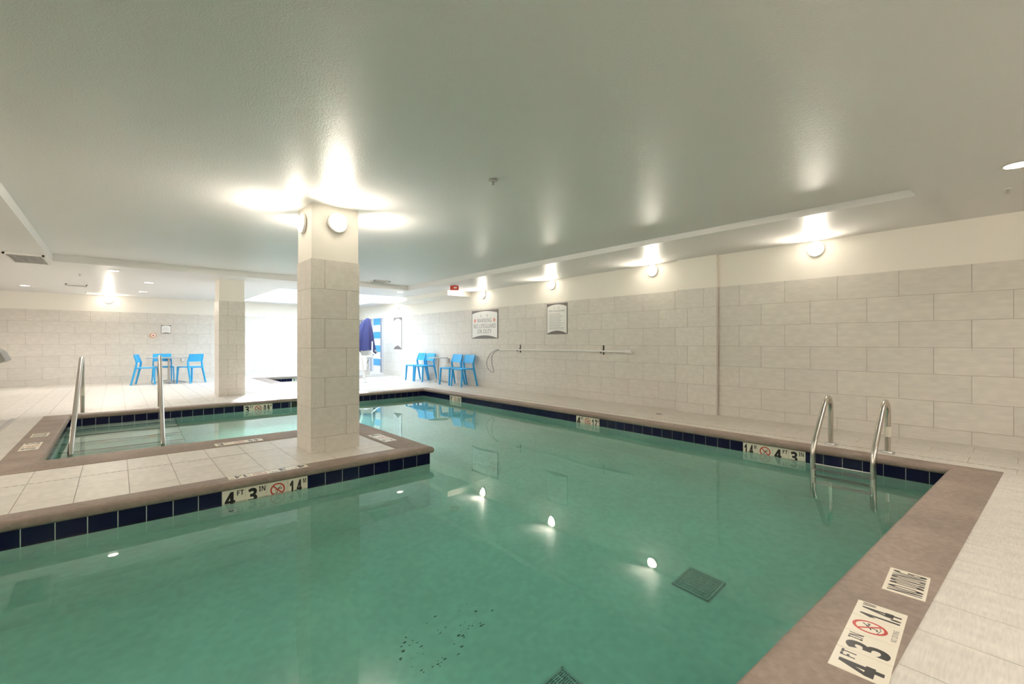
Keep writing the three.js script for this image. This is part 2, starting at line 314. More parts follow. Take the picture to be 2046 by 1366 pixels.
function markMat(kind, big) {
  const key = kind + (big ? 'b' : ''); if (markTex.has(key)) return markTex.get(key);
  const W = kind === 'NO DIVING' ? 480 : 256, H = 256;
  const t = canvasTex(W, H, (g) => {
    g.fillStyle = '#e6ddca'; g.fillRect(0, 0, W, H);
    const text = (s, x, y, w, h, weight = 'bold ', heavy = true) => { g.save(); g.font = weight + h * 1.38 + 'px sans-serif'; g.fillStyle = '#1c1a18'; g.textBaseline = 'alphabetic'; g.translate(x, y); g.scale(w / g.measureText(s).width, 1); if (weight && heavy) { g.strokeStyle = '#1c1a18'; g.lineWidth = s.length > 4 ? 4 : 11; g.strokeText(s, 0, 0); } g.fillText(s, 0, 0); g.restore(); };
    if (kind === 'no') { noDive(g, 128, big ? 108 : 122, big ? 86 : 92); if (big) text('NO DIVING', 40, 240, 176, 26, ''); }
    else if (kind === 'NO DIVING') text(kind, 26, 232, 428, 205);
    else { const [n, u] = kind.split(' '); text(n, n.length > 1 ? 20 : 30, 228, n.length > 1 ? 160 : 112, 190); if (u) text(u, n.length > 1 ? 192 : 156, 100, u === 'M' ? 50 : 86, 70, 'bold ', false); }
  });
  const m = phys({ name: 'printed_tile', map: t, roughness: 0.35 }); markTex.set(key, m); return m;
}
const TQ = new THREE.BoxGeometry(1, 1, 1);                             // a tile whose front (+z) carries the print
function placeTile(name, m, i, s0, s1, y0, y1, label) {                 // on side i of the pool between distances s0 and s1 from its first corner
  const a = corner(i, 0, 0), [dx, dz] = dirOf(i), n = outOf(i).map((v) => v * outSign), c = (s0 + s1) / 2, D = 0.012, proud = 0.006;
  const mats = Array.isArray(m) ? m : m;
  const o = mesh(name, TQ, mats, pool);
  o.position.set(a[0] + dx * c - n[0] * (proud - D / 2), (y0 + y1) / 2, a[1] + dz * c - n[1] * (proud - D / 2));
  o.scale.set(s1 - s0, y1 - y0, D); o.rotation.y = Math.atan2(-n[0], -n[1]);
  if (label) o.userData.label = label;
  return o;
}
const TP = 0.157, TY0 = -0.215, TY1 = -0.063;
function waterline(i, marks, visible = true) {                         // marks: [s0, s1, kinds in the order seen from the pool's middle]
  const a = corner(i, 0, 0), b = corner((i + 1) % NS, 0, 0), L = Math.hypot(b[0] - a[0], b[1] - a[1]), gaps = []; let at = 0;
  for (const [s0, s1, kinds] of marks) { gaps.push([at, s0]); const w = (s1 - s0) / kinds.length; kinds.forEach((k, j) => placeTile('depth_marker_tile', markMat(k), i, s0 + w * j + 0.001, s0 + w * (j + 1) - 0.001, TY0, TY1, k === 'no' ? 'white tile with a red no diving symbol' : 'white depth tile reading ' + k)); at = s1; }
  gaps.push([at, L]);
  const rest = [];
  for (const [s0, s1] of gaps) {
    const n = Math.max(1, Math.round((s1 - s0) / TP)), w = (s1 - s0) / n;
    for (let k = 0; k < n; k++) { if (visible) placeTile('waterline_tile', M.blueTile, i, s0 + k * w + 0.0028, s0 + (k + 1) * w - 0.0028, TY0, TY1); else rest.push([s0 + k * w + 0.0028, s0 + (k + 1) * w - 0.0028]); }
  }
  if (rest.length) {
    const [dx, dz] = dirOf(i), n = outOf(i).map((v) => v * outSign);
    const gs = rest.map(([s0, s1]) => { const g = TQ.clone(); g.scale(s1 - s0, TY1 - TY0, 0.012); g.rotateY(Math.atan2(-n[0], -n[1])); g.translate(a[0] + dx * (s0 + s1) / 2, (TY0 + TY1) / 2, a[1] + dz * (s0 + s1) / 2); return g; });
    mesh('waterline_tile_row', merge(gs), M.blueTile, pool).userData.kind = 'stuff';
  }
}
const sideS = (i, v, ax) => { const a = corner(i, 0, 0), d = dirOf(i); return ax === 'x' ? (v - a[0]) / d[0] : (v - a[1]) / d[1]; };
// north side: distances run from east to west, so the first kind in the list lies east
waterline(0, [[sideS(0, 2.305, 'x'), sideS(0, 1.815, 'x'), ['0.9 M', 'no', '3 FT']]]);
waterline(1, []);
waterline(2, [], false); waterline(3, [], false);
waterline(4, [[sideS(4, 1.297, 'x'), sideS(4, 0.642, 'x'), ['1.4 M', 'no', '3 IN', '4 FT']]]);
waterline(5, [], false); waterline(6, [], false);
waterline(7, [[sideS(7, -1.61, 'z'), sideS(7, -2.265, 'z'), ['3 IN', '4 FT', 'no', '1.4 M']], [sideS(7, -4.419, 'z'), sideS(7, -4.889, 'z'), ['1.2 M', 'no', '4 FT']], [sideS(7, -8.181, 'z'), sideS(7, -8.636, 'z'), ['0.9 M', 'no', '3 FT']]]);
// coping: one profile swept round, mitred, each side its own piece
{
  const cope = new THREE.Group(); cope.name = numbered('pool_coping'); scene.add(cope);
  struct(cope, 'grey brown cast coping with a rounded lip round the pool', 'coping');
  const prof = (w) => [[0.02, -0.064], [-0.014, -0.064], [-0.026, -0.058], [-0.034, -0.046], [-0.037, -0.030], [-0.034, -0.015], [-0.026, -0.004], [-0.014, 0.002], [0, 0.004], [0.03, 0.004], [w, 0.004], [w, -0.03]];
  for (let i = 0; i < NS; i++) {
    const prev = prof(SIDES[(i - 1 + NS) % NS].w), here = prof(SIDES[i].w), next = prof(SIDES[(i + 1) % NS].w), N = here.length, P = [], I = [];
    here.forEach(([o, y], k) => { const a = corner(i, prev[k][0], o), b = corner((i + 1) % NS, o, next[k][0]); P.push(a[0], y, a[1], b[0], y, b[1]); });
    for (let k = 0; k < N - 1; k++) I.push(2 * k, 2 * k + 1, 2 * k + 3, 2 * k, 2 * k + 3, 2 * k + 2);
    let g = new THREE.BufferGeometry(); g.setAttribute('position', new THREE.Float32BufferAttribute(P, 3)); g.setIndex(I); g.computeVertexNormals();
    const up = g.attributes.normal; let s = 0; for (let k = 0; k < up.count; k++) s += up.getY(k) * (k > 14 ? 1 : 0); if (s < 0) { g.setIndex(I.map((v, k) => (k % 3 === 1 ? I[k + 1] : k % 3 === 2 ? I[k - 1] : v))); g.computeVertexNormals(); }
    metreUV(g); mesh('coping_side', g, M.coping, cope);
  }
  // printed tiles let into the coping: [kinds, centre x, centre z, reading direction angle, tile size]
  const inlay = (kind, x, z, ang, w, d, label) => { const g = new RoundedBoxGeometry(w, 0.006, d, 2, 0.0025); const uv = g.attributes.uv, p = g.attributes.position; for (let i = 0; i < p.count; i++) uv.setXY(i, p.getX(i) / w + 0.5, -p.getZ(i) / d + 0.5); const o = mesh('coping_marker_tile', g, markMat(kind, true), cope); o.position.set(x, 0.0025, z); o.rotation.y = ang; o.userData.label = label; };
  const sk = Math.atan(0.0436) * -1;
  const run = (kinds, x, z, ang, w, d) => kinds.forEach((k, j) => { const t = (j - (kinds.length - 1) / 2) * (w + 0.001); inlay(k, x + Math.cos(ang) * t, z - Math.sin(ang) * t, ang, w, d, k === 'no' ? 'white tile with a red no diving symbol' : 'white tile reading ' + k); });
  run(['4 FT', '3 IN', 'no', '1.4 M'], 2.183, -0.399, -sk * 1, 0.142, 0.165);
  run(['NO DIVING'], 2.80, -0.377, -sk * 1, 0.285, 0.150);
  run(['3 FT', 'no', '0.9 M'], 1.05, -5.90, 0, 0.155, 0.15);
  run(['4 FT', '3 IN', 'no', '1.4 M'], 1.01, -4.375, Math.PI, 0.155, 0.10);
  run(['4 FT', 'no', '1.2 M'], 2.37, -5.05, -Math.PI / 2, 0.155, 0.15);
  run(['3 FT', 'no', '0.9 M'], -0.70, -7.15, -Math.PI / 2, 0.155, 0.15);
  run(['NO DIVING'], -0.70, -7.95, -Math.PI / 2, 0.285, 0.15);
}
// steps down from the north edge at the west end
{
  const st = thing('pool_steps', 'submerged pale pool steps between the two stair rails', 'steps');
  const edges = [[-9.786, -9.48, 0.12], [-9.48, -9.08, 0.30], [-9.08, -8.66, 0.48], [-8.66, -8.23, 0.66]];
  for (const [z0, z1, d] of edges) { const s = mesh('step', bx(-0.565, 0.76, -1.5, YW - d, z0, z1), M.poolPlaster, st); mesh('nosing_strip', bx(-0.565, 0.76, YW - d - 0.02, YW - d + 0.001, z1 - 0.02, z1 + 0.002), M.blueTile, s); }
  for (const [z0, z1, d] of edges) mesh('side_tile', bx(0.755, 0.763, YW - d - 0.15, YW - d, z0, z1), M.blueTile, st);
}
// skimmer mouth
{
  const s = thing('skimmer', 'skimmer mouth with painted shade in the waterline behind the large column', 'skimmer', [2.82, 0, -9.779]);
  mesh('painted_throat', bx(-0.17, 0.17, -0.21, -0.064, -0.001, 0.004), M.dark, s); mesh('weir_frame', bx(-0.18, -0.17, -0.215, -0.06, 0, 0.008), M.whitePlastic, s); mesh('weir_frame', bx(0.17, 0.18, -0.215, -0.06, 0, 0.008), M.whitePlastic, s);  // no recess: a dark plate paints the shade of the mouth
}
// wall inlet
{
  const s = thing('wall_inlet', 'round white return inlet in the pool wall below depth tiles', 'inlet', [0.70, -0.36, -4.27]);
  const ring = new THREE.TorusGeometry(0.045, 0.014, 10, 28); mesh('ring', ring, M.whitePlastic, s);
  const e = cyl(0.04, 0.04, 0.012, 0, 0, 0, 24); e.rotateX(Math.PI / 2); mesh('eyeball', e, M.whitePlastic, s); mesh('painted_opening', bx(-0.018, 0.018, -0.007, 0.007, 0.004, 0.009), M.dark, s);  // the slit is a dark block painting the shade of a hole
}
// water
{
  const g = new THREE.ExtrudeGeometry(polygon(0.02), { depth: 1.45, bevelEnabled: false }); g.rotateX(-Math.PI / 2); g.translate(0, YW - 1.45, 0); metreUV(g);
  tag(mesh('pool_water', g, M.water), 'still green water filling the pool', 'water', undefined, 'stuff');
}
// main drains on the pool floor
function mainDrain(x, z, label) {
  const d = thing('main_drain', label, 'drain', [x, -1.468, z], 0, 'main drains on the pool floor');
  const W = 0.145, bars = [];
  mesh('frame', merge([bx(-W, W, 0, 0.02, -W, -W + 0.014), bx(-W, W, 0, 0.02, W - 0.014, W), bx(-W, -W + 0.014, 0, 0.02, -W, W), bx(W - 0.014, W, 0, 0.02, -W, W)]), M.drainGreen, d);
  mesh('sump', merge([bx(-W - 0.01, W + 0.01, -0.17, -0.16, -W - 0.01, W + 0.01), bx(-W - 0.01, -W, -0.16, 0, -W, W), bx(W, W + 0.01, -0.16, 0, -W, W), bx(-W, W, -0.16, 0, -W - 0.01, -W), bx(-W, W, -0.16, 0, W, W + 0.01)]), M.drainGreen, d);
  for (let k = -3; k <= 3; k++) bars.push(bx(k * 0.038 - 0.0035, k * 0.038 + 0.0035, 0.006, 0.018, -W, W));
  for (let k = -9; k <= 9; k++) bars.push(bx(-W, W, 0.006, 0.016, k * 0.0145 - 0.0036, k * 0.0145 + 0.0036));
  mesh('grate', merge(bars), M.drainGreen, d);
}
mainDrain(3.43, -1.70, 'square grated drain on the pool floor nearer the ladder'); mainDrain(1.94, -1.76, 'square grated drain on the pool floor farther from the ladder');
// stains on the pool floor
{
  const s = [], C = [[1.62, -2.62, 0.34, 40], [1.93, -2.64, 0.2, 14], [1.5, -2.44, 0.12, 6]];
  for (const [x, z, r, n] of C) for (let k = 0; k < n; k++) { const a = rnd() * 6.283, q = r * Math.sqrt(rnd()) * 0.8, g = new THREE.CircleGeometry(0.0025 + 0.008 * rnd() * rnd(), 7); g.rotateX(-Math.PI / 2); g.scale(1 + rnd(), 1, 0.6 + rnd() * 0.6); g.translate(x + Math.cos(a) * q, -1.4685, z + Math.sin(a) * q * 0.8); s.push(g); }
  const o = mesh('floor_stains', merge(s), std({ name: 'stain', color: new THREE.Color(0.20, 0.21, 0.17), roughness: 0.95 })); tag(o, 'scatter of dark stains on the pool floor', 'stains', undefined, 'stuff');
}

// ------------------------------------------------------------------ deck
const deck = new THREE.Group(); deck.name = numbered('floor'); scene.add(deck); struct(deck, 'pale porcelain tiled pool deck', 'floor');
const SPA = { x0: 3.50, x1: 5.66, z0: -15.88, z1: -14.0, w: 0.30 };
{
  const s = new THREE.Shape(); s.moveTo(XW - 0.1, -(ZN - 0.1)); s.lineTo(XE + 0.1, -(ZN - 0.1)); s.lineTo(XE + 0.1, -(ZS + 0.1)); s.lineTo(XW - 0.1, -(ZS + 0.1)); s.closePath();
  const h = new THREE.Path(); for (let i = 0; i < NS; i++) { const [x, z] = corner(i, 0.01, 0.01); i ? h.lineTo(x, -z) : h.moveTo(x, -z); } h.closePath(); s.holes.push(h);
  const p = new THREE.Path(); p.moveTo(SPA.x0, -SPA.z0); p.lineTo(SPA.x1, -SPA.z0); p.lineTo(SPA.x1, -SPA.z1); p.lineTo(SPA.x0, -SPA.z1); p.closePath(); s.holes.push(p);
  const g = new THREE.ExtrudeGeometry(s, { depth: 0.2, bevelEnabled: false }); g.rotateX(-Math.PI / 2); g.translate(0, -0.2035, 0); metreUV(g);
  mesh('grout_bed', g, M.grout, deck);
  const b = [], T = (x0, x1, z0, z1) => { if (x1 - x0 > 0.012 && z1 - z0 > 0.012) b.push([x0 + G / 2, x1 - G / 2, -0.012, 0, z0 + G / 2, z1 - G / 2]); };
  // back deck
  const gx = (k) => 0.116 + 0.308 * k, zs = []; for (let z = -9.92; z > ZN; z -= 0.616) zs.push(z); zs.push(ZN);
  const cutZ = [SPA.z1 + SPA.w, SPA.z0 - SPA.w], cutX = [SPA.x0 - SPA.w, SPA.x1 + SPA.w];
  const split = (a, b2, cuts) => { const r = [a, ...cuts.filter((c) => c > a + 0.01 && c < b2 - 0.01), b2].sort((p, q) => p - q); return r.slice(0, -1).map((v, i) => [v, r[i + 1]]); };
  for (let k = -16; k < 24; k++) for (let j = 0; j < zs.length - 1; j++) {
    const x0 = Math.max(XW, gx(k)), x1 = Math.min(XE, gx(k + 1)); if (x1 <= x0) continue;
    for (const [u0, u1] of split(x0, x1, cutX)) for (const [v0, v1] of split(zs[j + 1], zs[j], cutZ)) {
      const mx = (u0 + u1) / 2, mz = (v0 + v1) / 2; if (mx > cutX[0] && mx < cutX[1] && mz > cutZ[1] && mz < cutZ[0]) continue;
      T(u0, u1, v0, v1);
    }
  }
  // west deck and peninsula
  for (let k = -16; k < -3; k++) for (let j = 0; j < 9; j++) { const z1 = -4.44 - j * 0.616; T(Math.max(XW, gx(k)), Math.min(-0.835, gx(k + 1)), Math.max(-9.92, z1 - 0.616), z1); }
  const px = (k) => 0.077 + 0.3085 * k;
  for (let k = -3; k < 8; k++) {
    const x0 = Math.max(-0.835, px(k)), x1 = Math.min(2.25, px(k + 1)); if (x1 <= x0) continue;
    const m = k % 2 ? -4.97 : -4.66;
    T(x0, x1, -5.775, -5.287); T(x0, x1, -5.273, m); T(x0, x1, m, -4.438);
    if (x0 > 0.7) { T(x0, x1, -5.287, -5.273); }
  }
  // side deck along the sign wall
  const rows = [[5.825, 6.038], [6.062, 6.367], [6.367, 6.672], [6.672, 6.977], [6.977, XE]];
  rows.forEach(([x0, x1], r) => { for (let z = -9.92 + (r % 2) * 0.3; z < ZS; z += 0.616) { if (r % 2 && z < -9.5) T(x0, x1, -9.92, z); T(x0, x1, z, Math.min(ZS, z + 0.616)); } });
  // near deck
  for (let k = -10; k < 13; k++) { const x0 = Math.max(-1.0, 2.088 + 0.3095 * k), x1 = Math.min(5.825, 2.088 + 0.3095 * (k + 1)); if (x1 > x0) for (let z = -0.36; z < ZS; z += 0.616) T(x0, x1, z, Math.min(ZS, z + 0.616)); }
  pieces(deck, 'floor_tile', b, M.deckTile, 295);
}
// slot drains; the shade in the slots is painted as thin grout-toned strips
{
  const d = thing('slot_drain', 'slotted strip drain set in the tiles of the deck spit', 'drain', [0, 0, -5.28]);
  mesh('channel', bx(-5, 0.70, -0.012, -0.001, -0.007, 0.007), M.ventGrey, d);
  const s = []; for (let x = -1.2; x < 0.69; x += 0.045) s.push(bx(x, x + 0.022, -0.004, -0.0003, -0.0045, 0.0045)); mesh('painted_slots', merge(s), M.grout, d).userData.kind = 'stuff';
  const e = thing('slot_drain', 'thin slotted strip drain along the side deck', 'drain', [6.05, 0, 0]);
  mesh('channel', bx(-0.011, 0.011, -0.012, -0.002, -9.92, ZS), M.ventGrey, e);
  const t = []; for (let z = -9.9; z < 0.6; z += 0.07) t.push(bx(-0.006, 0.006, -0.005, -0.001, z, z + 0.045)); mesh('painted_slots', merge(t), M.grout, e).userData.kind = 'stuff';
  const w = thing('slot_drain', 'grey linear drain beside the west coping', 'drain', [-1.155, 0, 0]);
  mesh('channel', bx(-0.035, 0.035, -0.011, 0.0012, -10.0, -4.3), M.ventGrey, w);
  const u = []; for (let z = -9.98; z < -6; z += 0.05) u.push(bx(-0.022, 0.022, 0.0008, 0.0016, z, z + 0.018)); mesh('painted_slots', merge(u), M.grout, w).userData.kind = 'stuff';
}
function floorDrain(x, z, label) { const d = thing('floor_drain', label, 'drain', [x, 0, z], 0, 'round floor drains in the deck'); mesh('rim', cyl(0.055, 0.055, 0.006, 0, 0.001, 0, 24), M.brushed, d); mesh('strainer', cyl(0.045, 0.045, 0.002, 0, 0.0045, 0, 24), M.signGrey, d); }
floorDrain(6.46, -3.85, 'round steel floor drain in the side deck by pilaster'); floorDrain(6.65, -13.4, 'round steel floor drain below the tall narrow sign'); floorDrain(1.99, -10.80, 'round steel floor drain beside the smaller column');

// spa
{
  const { x0, x1, z0, z1, w } = SPA, s = thing('spa', 'square hot tub with grey coping and blue waterline tiles in back deck', 'hot tub');
  mesh('basin', merge([bx(x0 - 0.1, x0, -0.95, -0.05, z0, z1), bx(x1, x1 + 0.1, -0.95, -0.05, z0, z1), bx(x0, x1, -0.95, -0.05, z0 - 0.1, z0), bx(x0, x1, -0.95, -0.05, z1, z1 + 0.1), bx(x0, x1, -1.0, -0.9, z0, z1)]), M.poolPlaster, s);
  const fr = (a, b, c, d) => bx(a, b, -0.055, 0.004, c, d);
  mesh('coping', merge([fr(x0 - w, x0 + 0.03, z0 - w, z1 + w), fr(x1 - 0.03, x1 + w, z0 - w, z1 + w), fr(x0 + 0.03, x1 - 0.03, z0 - w, z0 + 0.03), fr(x0 + 0.03, x1 - 0.03, z1 - 0.03, z1 + w)]), M.coping, s);
  const n = 13, ww = (x1 - x0) / n;
  for (let k = 0; k < n; k++) { const mk = k === 5 || k === 6; const o = mesh(mk ? 'depth_marker_tile' : 'waterline_tile', TQ, mk ? markMat(k === 5 ? '3 FT' : 'no') : M.blueTile, s); o.scale.set(ww - 0.006, 0.152, 0.012); o.position.set(x0 + (k + 0.5) * ww, -0.135, z0 + 0.002); }
  const g = bx(x0 - 0.01, x1 + 0.01, -0.93, YW, z0 - 0.01, z1 + 0.01); tag(mesh('spa_water', g, M.water), 'still water filling the hot tub', 'water', undefined, 'stuff');
}

// ------------------------------------------------------------------ columns
function column(x0, x1, z0, z1, top, jA, jB, wA, wB, label) {
  const c = struct(mesh('column', bx(x0 + 0.009, x1 - 0.009, 0, top + 0.02, z0 + 0.009, z1 - 0.009), M.plaster), label, 'column');
  mesh('tile_backing', bx(x0 + 0.004, x1 - 0.004, 0, TILETOP - 0.002, z0 + 0.004, z1 - 0.004), M.grout, c);
  const b = [];
  for (let r = 0; r < 7; r++) {
    const y0 = r ? CUT + (r - 1) * ROW + G / 2 : 0, y1 = CUT + r * ROW - G / 2, j = r % 2 ? jB : jA, w = r % 2 ? wB : wA, t = 0.0055, h = G / 2;
    b.push([x0, j - h, y0, y1, z1 - t, z1], [j + h, x1, y0, y1, z1 - t, z1], [x0, j - h, y0, y1, z0, z0 + t], [j + h, x1, y0, y1, z0, z0 + t]);
    b.push([x0, x0 + t, y0, y1, z0 + 0.006, w - h], [x0, x0 + t, y0, y1, w + h, z1 - 0.006], [x1 - t, x1, y0, y1, z0 + 0.006, w - h], [x1 - t, x1, y0, y1, w + h, z1 - 0.006]);
  }
  pieces(c, 'wall_tile', b, M.wallTile);
}
column(1.497, 2.005, -5.302, -4.832, TRAY, 1.636, 1.862, -4.98, -5.17, 'square tiled column standing on the deck spit between the pool arms');
column(1.600, 2.075, -11.62, -11.06, SOFN, 1.76, 1.92, -11.45, -11.25, 'square tiled column on the back deck behind the pool');

// ------------------------------------------------------------------ lamps
const sconceGeo = { ring: (() => { const g = new THREE.LatheGeometry([[0.0, 0], [0.107, 0], [0.107, 0.014], [0.104, 0.022], [0.096, 0.026], [0.088, 0.024]].map((p) => new THREE.Vector2(...p)), 40); g.rotateX(Math.PI / 2); return g; })(),
  dome: (() => { const g = new THREE.LatheGeometry([[0.090, 0.020], [0.088, 0.030], [0.078, 0.041], [0.052, 0.050], [0.025, 0.054], [0.0, 0.055]].map((p) => new THREE.Vector2(...p)), 40); g.rotateX(Math.PI / 2); return g; })() };
function sconce(x, y, z, turn, label, k = 1) {
  const s = thing('wall_sconce', label, 'wall lamp', [x, y, z], turn, 'round wall lamps under the ceiling');
  mesh('housing_ring', sconceGeo.ring, M.trimWhite, s); mesh('lamp_diffuser', sconceGeo.dome, M.glowWarm, s);
  const l = new THREE.SpotLight(WARM, SCONCE * k, 0, 1.5, 0.9); l.name = 'sconce_bulb'; l.position.set(0, 0, 0.045); l.target.position.set(0, 0, 1); l.castShadow = true; l.shadow.radius = 3; s.add(l, l.target);
}
const EW = -Math.PI / 2;
sconce(XE + 0.005, 2.39, -1.884, EW, 'round lit wall lamp above the pool ladder'); sconce(XE + 0.005, 2.39, -4.344, EW, 'round lit wall lamp just beyond the pilaster');
sconce(XE + 0.005, 2.375, -6.779, EW, 'round lit wall lamp over the pool regulations sign'); sconce(XE + 0.005, 2.36, -9.204, EW, 'round lit wall lamp over the lifeguard warning sign');
sconce(XE + 0.005, 2.33, -13.887, EW, 'round lit wall lamp above the tall narrow sign');
sconce(1.765, 2.40, -4.828, 0, 'round lit wall lamp on the broad face of the large column'); sconce(1.501, 2.40, -5.09, EW, 'round lit wall lamp on the narrow face of the large column');
sconce(2.001, 2.40, -5.07, -EW, 'round lit wall lamp on the hidden face of the large column');
sconce(1.75, 2.40, -5.306, Math.PI, 'added unseen wall lamp on the far face of the large column');  // lamp added out of sight to light the smaller column and north arm
sconce(-0.165, 2.33, ZN - 0.005, 0, 'round lit wall lamp on the back wall over bare tiles');
const ADDED_WEST = ['at the back end of the west wall', 'second from the back end of the west wall', 'on the west wall level with the pool steps', 'on the west wall level with the deck spit', 'on the west wall beyond the near water', 'at the near end of the west wall'];
[-13.2, -10.7, -8.2, -5.7, -3.2, -0.7].forEach((z, k) => sconce(XW - 0.004, 2.33, z, Math.PI / 2, 'round lit wall lamp ' + ADDED_WEST[k], 1.75));  // assumed lamps, added out of view to throw light across at the sign wall
const ADDED_NEAR = ['by the west corner of the near wall', 'left of the middle of the near wall', 'right of the middle of the near wall', 'of the near wall by the ladder side'];
[-3.2, -0.7, 1.8, 4.3].forEach((x, k) => sconce(x, 2.38, ZS + 0.004, Math.PI, 'round lit wall lamp ' + ADDED_NEAR[k], 1.45));  // assumed lamps behind the viewer, added as fill for the near end
const dlGeo = { rim: (() => { const g = new THREE.LatheGeometry([[0.078, 0.0], [0.10, -0.006], [0.102, 0.0]].map((p) => new THREE.Vector2(...p)), 36); return g; })(), lens: (() => { const g = new THREE.LatheGeometry([[0.0, -0.003], [0.078, -0.002], [0.079, 0.0]].map((p) => new THREE.Vector2(...p)), 36); return g; })() };
function downlight(x, y, z, label, k = 1) {
  const s = thing('downlight', label, 'ceiling lamp', [x, y, z], 0, 'recessed ceiling lamps');
  mesh('rim', dlGeo.rim, M.trimWhite, s); mesh('lamp_lens', dlGeo.lens, M.glowDown, s);
  const l = new THREE.SpotLight(WARM2, DOWN * k, 0, 1.25, 0.8); l.name = 'downlight_bulb'; l.position.set(0, -0.012, 0); l.target.position.set(0, -1, 0); l.castShadow = true; l.shadow.radius = 3.5; s.add(l, l.target);
}
downlight(-1.60, SOFN, -15.35, 'recessed round ceiling lamp in the far west corner'); downlight(-0.045, SOFN, -11.1, 'recessed round ceiling lamp close behind the tray edge');
downlight(0.54, SOFN, -12.8, 'recessed round ceiling lamp midway to the back wall'); downlight(0.52, SOFN, -15.2, 'recessed round ceiling lamp above the table with three chairs');
downlight(5.60, SOFN, -10.85, 'recessed round ceiling lamp at the tray corner by the skylight', 0.6); downlight(5.22, SOFE, -0.05, 'recessed round ceiling lamp over the near deck', 0.55);
downlight(2.6, SOFE, 0.6, 'added round ceiling lamp above the near deck out of view', 0.9); downlight(0.0, SOFE, 0.9, 'added round ceiling lamp above the viewer out of view', 0.9);  // both added out of view to brighten the near deck
downlight(-1.95, SOFN, -5.6, 'added round ceiling lamp in the west border out of view', 0.9);  // added out of view to lift the column and west side

// ------------------------------------------------------------------ ceiling fittings
function grille(x0, x1, z0, z1, y, label, nx, nz, barW = 0.007) {
  const g = thing('ceiling_grille', label, 'vent', [(x0 + x1) / 2, y, (z0 + z1) / 2]), a = (x1 - x0) / 2, c = (z1 - z0) / 2, f = 0.025, bars = [];
  mesh('frame', merge([bx(-a, a, -0.026, 0, -c, -c + f), bx(-a, a, -0.026, 0, c - f, c), bx(-a, -a + f, -0.026, 0, -c, c), bx(a - f, a, -0.026, 0, -c, c)]), M.trimWhite, g);
  mesh('back_pan', bx(-a + f, a - f, -0.0012, -0.0002, -c + f, c - f), M.ventGrey, g);
  for (let i = 1; i < nx; i++) { const x = -a + f + (2 * a - 2 * f) * i / nx; bars.push(bx(x - barW, x + barW, -0.024, -0.010, -c + f, c - f)); }
  for (let i = 1; i < nz; i++) { const z = -c + f + (2 * c - 2 * f) * i / nz; bars.push(bx(-a + f, a - f, -0.024, -0.010, z - barW, z + barW)); }
  mesh('louvre', merge(bars), M.ventGrey, g);
}
grille(-1.25, -0.82, -10.75, -9.80, SOFN, 'large white perforated grille in the west ceiling border', 16, 34);
grille(-0.86, -0.50, -14.5, -14.2, SOFN, 'small dark slatted grille in the back ceiling', 1, 8);
grille(4.45, 4.85, -10.28, -9.88, TRAY, 'square slatted grille in the tray near the skylight', 1, 10);
function sprinkler(x, y, z, label, big) {
  const s = thing('sprinkler_head', label, 'sprinkler', [x, y, z], 0, 'sprinkler heads in the ceiling');
  const r = big ? 0.042 : 0.03; mesh('escutcheon', cyl(r * 0.9, r, 0.01, 0, -0.005, 0, 24), big ? M.brushed : M.trimWhite, s);
  mesh('body', cyl(0.008, 0.011, 0.03, 0, -0.024, 0, 12), M.brushed, s); mesh('deflector', cyl(0.016, 0.016, 0.003, 0, -0.042, 0, 16), M.brushed, s);
  mesh('frame_arm', merge([bar([-0.008, -0.012, 0], [-0.012, -0.04, 0], 0.003, 0.003), bar([0.008, -0.012, 0], [0.012, -0.04, 0], 0.003, 0.003)]), M.brushed, s);
}
sprinkler(2.50, TRAY, -3.11, 'steel sprinkler head in the middle of the tray', true); sprinkler(-0.53, SOFN, -12.0, 'small sprinkler head near the dark slatted grille'); sprinkler(-0.60, SOFN, -16.2, 'small sprinkler head close to the back wall');
sprinkler(5.95, SOFE, -0.12, 'small sprinkler head over the near deck'); sprinkler(6.05, SOFE, -4.92, 'small sprinkler head in the border along the sign wall');
{
  const a = thing('fire_alarm', 'red fire alarm strobe under the ceiling before the bulkhead', 'alarm', [5.97, 2.462, -8.87], -0.593);
  mesh('body', new RoundedBoxGeometry(0.20, 0.10, 0.05, 2, 0.01).translate(0, -0.055, 0), M.red, a); mesh('strobe_window', new RoundedBoxGeometry(0.07, 0.035, 0.02, 2, 0.006).translate(0.02, -0.05, 0.026), M.whitePlastic, a); mesh('mount', bx(-0.05, 0.05, -0.01, 0, -0.02, 0.02), M.red, a);
}

// ------------------------------------------------------------------ signs on the walls
function signTex(w, h, body) {
  return canvasTex(w, h, (g) => {
    g.fillStyle = '#7b7370'; g.fillRect(0, 0, w, h);
    g.fillStyle = '#f1f0ec'; g.beginPath(); const m = w * 0.02, t = h * 0.09, b = h * 0.985;
    g.moveTo(m, t * 1.25); g.quadraticCurveTo(w / 2, -t * 0.55, w - m, t * 1.25); g.lineTo(w - m, b); g.quadraticCurveTo(w / 2, h - t * 2.3, m, b); g.closePath(); g.fill();
    body(g, w, h);
  });
}
function sign(name, label, x, y, z, w, h, turn, tex) {
  const s = thing(name, label, 'sign', [x, y, z], turn);
  mesh('board', new RoundedBoxGeometry(w, h, 0.012, 2, 0.004).translate(0, 0, 0.006), M.signGrey, s);
  const f = new THREE.PlaneGeometry(w - 0.008, h - 0.008); f.translate(0, 0, 0.0126); mesh('printed_face', f, std({ name: 'sign_print', map: tex, roughness: 0.4 }), s);
}
const posts = (g, w, y, hh) => { g.fillStyle = '#55504c'; g.fillRect(w * 0.36, y, w * 0.014, hh); g.fillRect(w * 0.60, y, w * 0.014, hh); };
